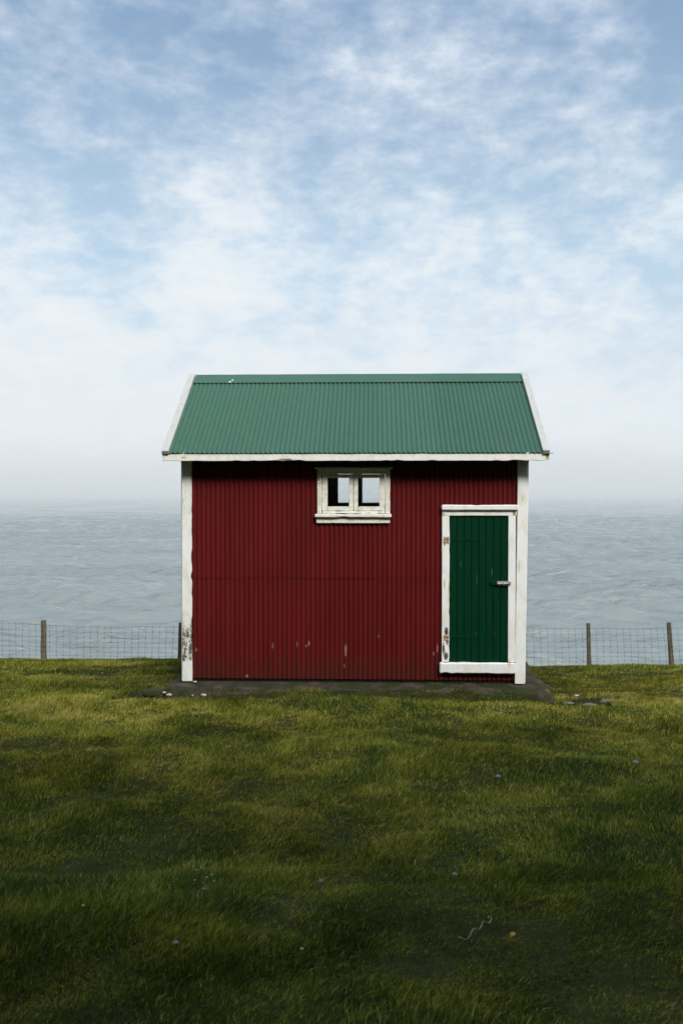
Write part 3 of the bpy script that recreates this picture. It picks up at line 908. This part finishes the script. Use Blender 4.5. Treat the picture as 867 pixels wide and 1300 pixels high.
def make_grass(name, bands, mat, seed):
    V = []; Q = []; T = []; TI = []; base = 0
    for (n, y0, y1, marg, hh, ww, broad) in bands:
        x, y = scatter(n, y0, y1, marg)
        # tussocks: pull roots towards clump centres
        cell = .16
        wx = .3 * vn(x * 1.7, y * 1.7, 90); wy = .3 * vn(x * 1.7, y * 1.7, 91)
        cxi = np.floor((.8 * x + .6 * y + wx) / cell); cyi = np.floor((-.6 * x + .8 * y + wy) / cell)
        ou = (cxi + .5 + .45 * _h(cxi, cyi, 5)) * cell - wx; ov = (cyi + .5 + .45 * _h(cxi, cyi, 6)) * cell - wy
        ox = .8 * ou - .6 * ov; oy = .6 * ou + .8 * ov
        pull = .13 * (_h(cxi, cyi, 8) * .5 + .5)
        rx = x + (ox - x) * pull; ry = y + (oy - y) * pull
        ok = keep_mask(rx, ry)
        dens = .5 + .5 * fbm(rx * 2.2, ry * 3.4, 60)
        ok &= rng.random(n) < .75 + .8 * np.clip(dens, 0, 1)
        rx, ry, ox, oy = rx[ok], ry[ok], ox[ok], oy[ok]; n = len(rx)
        z = ground(rx, ry) - .012
        slx, sly = to_shed(rx, ry)
        z = np.where((sly > -.31) & (sly < -.1) & (np.abs(slx) < 2.4), np.maximum(z, -.105), z)      # turf creeping over the slab's lip
        tall = .5 + .5 * fbm(rx * 1.1, ry * 1.9, 62, 3)
        patch = .5 + .5 * fbm(rx * .55, ry * .8, 64, 3) + .16 * np.exp(-((ry - 9.6) / 2.2) ** 2) - .20 * sstep(7.5, 3.5, ry)   # mossy yellow turf lies nearer the shed; foreground dimness is painted into the tint
        h = hh * (.50 + 1.1 * tall) * rng.uniform(.45, 1.25, n) * (1 + .5 * vn(rx / .3, ry / .4, 15))
        h = np.maximum(h, .012)
        wd = ww * rng.uniform(.6, 1.5, n)
        # lean: common wind-laid direction plus outward from clump
        ang = rng.uniform(0, 2 * np.pi, n)
        wind = vn(rx * .8, ry * 1.1, 70) * 1.6 + .4
        lx_ = (np.cos(ang) * .55 + np.cos(wind) * .50 + (rx - ox) * 3.0)
        ly_ = (np.sin(ang) * .55 + np.sin(wind) * .50 - .12 + (ry - oy) * 3.0)
        lean = rng.uniform(.35, 1.25, n)
        lx_ *= lean; ly_ *= lean
        fa = rng.uniform(0, 2 * np.pi, n)
        # blades mostly turn a face sideways
        fx = np.cos(fa); fy = np.sin(fa) * .5
        nr = np.sqrt(fx * fx + fy * fy); fx /= nr; fy /= nr
        if broad:
            wd = wd * 2.5; h = h * .6
        p0 = np.stack([rx, ry, z], 1)
        side = np.stack([fx, fy, 0 * fx], 1) * wd[:, None] * .5
        ld = np.stack([lx_, ly_, 0 * lx_], 1)
        up = np.array([0, 0, 1.0])
        p1 = p0 + ld * (h * .28)[:, None] + up * (h * .55)[:, None]
        p2 = p0 + ld * (h * .95)[:, None] + up * (h * .88)[:, None]
        v = np.stack([p0 - side, p0 + side, p1 + side * .85, p1 - side * .85, p2], 1)     # n,5,3
        b = base + 5 * np.arange(n)[:, None]
        Q.append(b + np.array([[0, 1, 2, 3]])); T.append(b + np.array([[3, 2, 4]]))
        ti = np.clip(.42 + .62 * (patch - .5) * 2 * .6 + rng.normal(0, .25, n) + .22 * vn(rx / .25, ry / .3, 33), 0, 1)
        slx, sly = to_shed(rx, ry)          # shade below the slab's front lip, painted as a darker blade tint
        lip_shade = np.exp(-((sly + .52 + .08 * vn(rx * 1.5, ry, 95)) / .20) ** 2) * sstep(3.3, 2.6, np.abs(slx))
        ti = np.clip(ti - .60 * lip_shade, 0, 1)
        ti = np.where(rng.random(n) < .035, rng.uniform(.85, 1, n), ti)
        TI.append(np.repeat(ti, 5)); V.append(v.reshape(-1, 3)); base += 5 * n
    V = np.concatenate(V); Q = np.concatenate(Q); T = np.concatenate(T); TI = np.concatenate(TI)
    me = raw_mesh(name, V, Q, T)
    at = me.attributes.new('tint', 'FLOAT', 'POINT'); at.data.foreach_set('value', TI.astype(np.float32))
    o = link(name, me, mat)
    return o

k = material("grass_blades")
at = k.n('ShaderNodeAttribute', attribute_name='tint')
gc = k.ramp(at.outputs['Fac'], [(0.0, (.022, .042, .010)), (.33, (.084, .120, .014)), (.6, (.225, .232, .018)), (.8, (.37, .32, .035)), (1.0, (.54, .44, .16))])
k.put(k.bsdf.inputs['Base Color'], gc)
k.bsdf.inputs['Roughness'].default_value = .55
k.bsdf.inputs['Specular IOR Level'].default_value = .08
tr = k.n('ShaderNodeBsdfTranslucent'); k.put(tr.inputs[0], gc)
mx = k.n('ShaderNodeMixShader'); mx.inputs[0].default_value = .25
k.t.links.new(k.bsdf.outputs[0], mx.inputs[1]); k.t.links.new(tr.outputs[0], mx.inputs[2])
k.t.links.new(mx.outputs[0], k.out.inputs[0])
GRASS = k.mat
import os
bands = [  # count, near, far, margin, height, width, broad
    (470000, 1.2, 5.0, 1.6, .042, .0026, 0),
    (410000, 5.0, 9.0, 1.4, .046, .0034, 0),
    (300000, 9.0, 13.0, .8, .048, .0046, 0),
    (200000, 13.0, 18.5, 1.0, .045, .0065, 0),
    (20000, 18.5, 22.0, 1.0, .07, .012, 0),
    (60000, 1.2, 6.0, 1.5, .035, .0040, 1),
    (70000, 6.0, 17.0, .8, .04, .0045, 1)]
gr_o = make_grass("grass", bands, GRASS, 1)
tag(gr_o, kind='stuff')

# ------------------------------------------------------------------ small things lying in the grass
def blob(name, r, sx, sy, sz, mat, loc, seed, label, cat, group=None, rough=.3, rz=0):
    bm = bmesh.new(); bmesh.ops.create_icosphere(bm, subdivisions=3, radius=r)
    for v in bm.verts:
        n_ = mn.noise(v.co / r * 1.3 + Vector((seed, 0, 0))) * rough + mn.noise(v.co / r * 3.5 + Vector((0, seed, 0))) * rough * .35
        v.co *= 1 + n_
        v.co = Vector((v.co.x * sx, v.co.y * sy, v.co.z * sz))
    me = bpy.data.meshes.new(name); bm.to_mesh(me); bm.free()
    o = link(name, me, mat, smooth=rough < .15)
    o.location = loc; o.rotation_euler = (0, 0, rz)
    return tag(o, label, cat, group)
k = material("pale_stone")
k.put(k.bsdf.inputs['Base Color'], k.ramp(k.noise(k.obj, 60, 5, .7), [(.3, (.22, .20, .16)), (.6, (.50, .48, .42))]))
k.bsdf.inputs['Roughness'].default_value = .85
bump(k, k.noise(k.obj, 90, 4, .6), .5, .004)
PALE = k.mat
k = material("grey_stone")
k.put(k.bsdf.inputs['Base Color'], k.ramp(k.noise(k.obj, 30, 5, .7), [(.3, (.09, .085, .07)), (.65, (.22, .20, .17))]))
k.bsdf.inputs['Roughness'].default_value = .9
bump(k, k.noise(k.obj, 60, 4, .6), .6, .006)
GREY = k.mat
def put(px, py, dz=0.0):
    x, y = spot(px, py); return (x, y, float(ground(x, y)) + dz)
def SW(lx, ly, z):   # shed coordinates to world
    return (SHED_O.x + lx * ca - ly * sa, SHED_O.y + lx * sa + ly * ca, z)
blob("concrete_chunk", .11, 1.2, .9, .55, CONC, SW(-2.50, -.34, -.12), 3.3, 'broken brown grey lump of concrete below the left front corner of the slab', 'concrete lump', rough=.35)
for (lx, ly, z, r, lab) in [
    (-2.36, -.37, -.110, .020, 'round whitish pebble nearest the broken concrete lump, left of the slab'),
    (-2.29, -.39, -.135, .028, 'largest flat white stone at the left front of the slab'),
    (-2.00, -.40, -.135, .012, 'tiny white pebble alone in the dark gap under the slab front'),
    (-1.86, -.40, -.130, .026, 'cream two-lobed stone at the slab front, rightmost of the left pale stones'),
    (-2.03, -.10, -.030, .020, 'thin white paint flake stone lying on the slab by the left corner board'),
    (2.75, -.20, -.145, .022, 'small white pebble on the bare soil right of the slab')]:
    blob("pebble", r, 1.3, .9, .65, PALE, SW(lx, ly, z), lx * 7, lab, 'pebble', rough=.28)
for (lx, ly, r, lab) in [(2.62, -.30, .05, 'brown grey stone touching the right front corner of the slab'), (2.88, -.34, .06, 'flat grey stone in worn soil right of the slab'), (3.10, -.40, .075, 'flat grey stone half sunk in grass, farthest right from the slab')]:
    p = SW(lx, ly, 0)
    blob("stone", r, 1.5, .8, .35, GREY, (p[0], p[1], float(ground(p[0], p[1])) + .012), lx * 3, lab, 'stone', rough=.3)
k = material("mushroom_skin")
k.put(k.bsdf.inputs['Base Color'], k.ramp(k.noise(k.obj, 80, 4, .6), [(.3, (.09, .09, .075)), (.7, (.22, .22, .19))]))
k.bsdf.inputs['Roughness'].default_value = .7
MUSH = k.mat
def mushroom(px, py, r, label):
    x, y, z = put(px, py)
    root = empty("mushroom", (x, y, z)); tag(root, label, 'mushroom')
    root.location.z -= .028
    m = MB(); m.tube([(0, 0, -.01), (0, 0, .02), (.002, 0, .035 + r)], [r * .30, r * .28, r * .32], 10); m.build("stem", MUSH, root, smooth=True)
    bm = bmesh.new(); bmesh.ops.create_uvsphere(bm, u_segments=20, v_segments=12, radius=r)
    for v in bm.verts:
        v.co.z = v.co.z * (.75 if v.co.z > 0 else .22)
        v.co.z += .04 + r
        v.co.x *= 1 + .08 * mn.noise(v.co * 40)
    me = bpy.data.meshes.new("cap"); bm.to_mesh(me); bm.free()
    link("cap", me, MUSH, root, smooth=True)
mushroom(806, 970, .028, 'pale grey mushroom in the grass at the far right, below the fence')
mushroom(632, 987, .022, 'pale mushroom in the grass straight below the green door')
mushroom(577, 1110, .015, 'small pale mushroom in mid foreground grass right of centre')
mushroom(407, 1118, .014, 'grey mushroom in the foreground grass left of centre')
mushroom(224, 1196, .013, 'dull tan mushroom in the shaded lower left grass')
k = material("yellow_petals"); k.bsdf.inputs['Base Color'].default_value = (.62, .45, .03, 1); k.bsdf.inputs['Roughness'].default_value = .6
YEL = k.mat
k = material("white_petals"); k.bsdf.inputs['Base Color'].default_value = (.36, .37, .28, 1); k.bsdf.inputs['Roughness'].default_value = .6
WPE = k.mat
k = material("flower_stem"); k.bsdf.inputs['Base Color'].default_value = (.05, .09, .02, 1)
STEM = k.mat
def flower(px, py, r, mat, label, group=None, hh=.06):
    x, y, z = put(px, py)
    root = empty("flower", (x, y, z)); tag(root, label, 'flower', group)
    m = MB(); m.tube([(0, 0, -.01), (.004, 0, hh)], .0014, 5); m.build("stem", STEM, root)
    m = MB()
    for ring in range(2):
        n = 9
        for i in range(n):
            a = 2 * math.pi * (i + ring * .5) / n + px; rr_ = r * (1 - .35 * ring)
            c = Vector((.004, 0, hh + .001 + ring * .002)); dd = Vector((math.cos(a), math.sin(a), .45 + .5 * ring)).normalized(); sd = Vector((-math.sin(a), math.cos(a), 0)) * r * .22
            m.add([c, c + dd * rr_ * .6 + sd, c + dd * rr_, c + dd * rr_ * .6 - sd], [(0, 1, 2, 3)])
    m.build("petals", mat, root)
flower(744, 863, .022, YEL, 'yellow flower in the grass between the slab and the single fence post on the right')
flower(835, 853, .022, YEL, 'yellow flower near the leaning fence post at the right edge')
flower(130, 858, .020, YEL, 'yellow flower in the grass left of the shed, between post and shed')
flower(17, 866, .020, YEL, 'yellow flower at the left edge of the meadow')
flower(181, 994, .012, WPE, 'single tiny white flower in the grass below the left end of the shed')
flower(105, 1159, .010, WPE, 'tiny white flower in the lower left grass')
flower(382, 1216, .009, WPE, 'tiny white flower low in the middle of the foreground grass')
for i, (px, py) in enumerate([(249, 1110), (255, 1107), (262, 1120), (271, 1124), (247, 1123), (258, 1134), (268, 1116)]):
    flower(px, py, .008, WPE, 'tiny cream flower in the loose cluster in the left foreground grass', 'cluster of tiny cream flowers', .05)
for i, (px, py) in enumerate([(645, 1205), (656, 1240), (780, 1230)]):
    pass
# fallen yellow leaf
x, y, z = put(650, 1195)
m = MB()
vv = []; ff = []
for i in range(9):
    t = i / 8; wd = .016 * math.sin(math.pi * min(1, t * .92 + .06)) ** .8
    for s_ in (-1, 0, 1):
        vv.append((t * .06 - .03, s_ * wd, .012 * math.sin(t * 4) + .006 * abs(s_)))
for i in range(8):
    for j in range(2):
        b = i * 3 + j; ff.append((b, b + 1, b + 4, b + 3))
k = material("yellow_leaf_skin"); k.put(k.bsdf.inputs['Base Color'], k.ramp(k.noise(k.obj, 60, 4, .6), [(.35, (.30, .15, .02)), (.7, (.50, .33, .05))]))
lf = link("leaf", mesh_from("leaf", vv, ff), k.mat, smooth=True)
sm = lf.modifiers.new("thick", 'SOLIDIFY'); sm.thickness = .0008
lf.scale = (.6, .6, .6); lf.location = (x, y, z + .055); lf.rotation_euler = (.5, -.6, .5)
tag(lf, 'fallen orange yellow leaf caught in the grass right of the pale string', 'leaf')
# pale string
path = [(581, 1206), (585, 1209), (591, 1209), (596, 1204), (600, 1198), (605, 1197), (608, 1195), (611, 1190), (613, 1187), (617, 1187), (621, 1186), (623.5, 1182), (622, 1180.5), (619, 1181)]
P3 = []
for i, (a, b) in enumerate(path):
    x, y, z = put(a, b); P3.append(Vector((x, y, z + .085 + .006 * math.sin(i * 1.7))))
fine = []
for i in range(len(P3) - 1):
    p0 = P3[max(i - 1, 0)]; p1 = P3[i]; p2 = P3[i + 1]; p3 = P3[min(i + 2, len(P3) - 1)]
    for j in range(5):
        t = j / 5
        fine.append(.5 * ((2 * p1) + (p2 - p0) * t + (2 * p0 - 5 * p1 + 4 * p2 - p3) * t * t + (3 * p1 - p0 - 3 * p2 + p3) * t ** 3))
fine.append(P3[-1])
k = material("pale_twine"); k.put(k.bsdf.inputs['Base Color'], k.ramp(k.noise(k.obj, 200, 3, .6), [(.3, (.20, .20, .13)), (.7, (.34, .33, .23))]))
k.bsdf.inputs['Roughness'].default_value = .8
m = MB(); m.tube(fine, [.0016 + .0006 * math.sin(i * .4) for i in range(len(fine))], 8)
tw = m.build("string", k.mat, smooth=True)
tag(tw, 'short wavy pale string lying on the foreground grass', 'string')
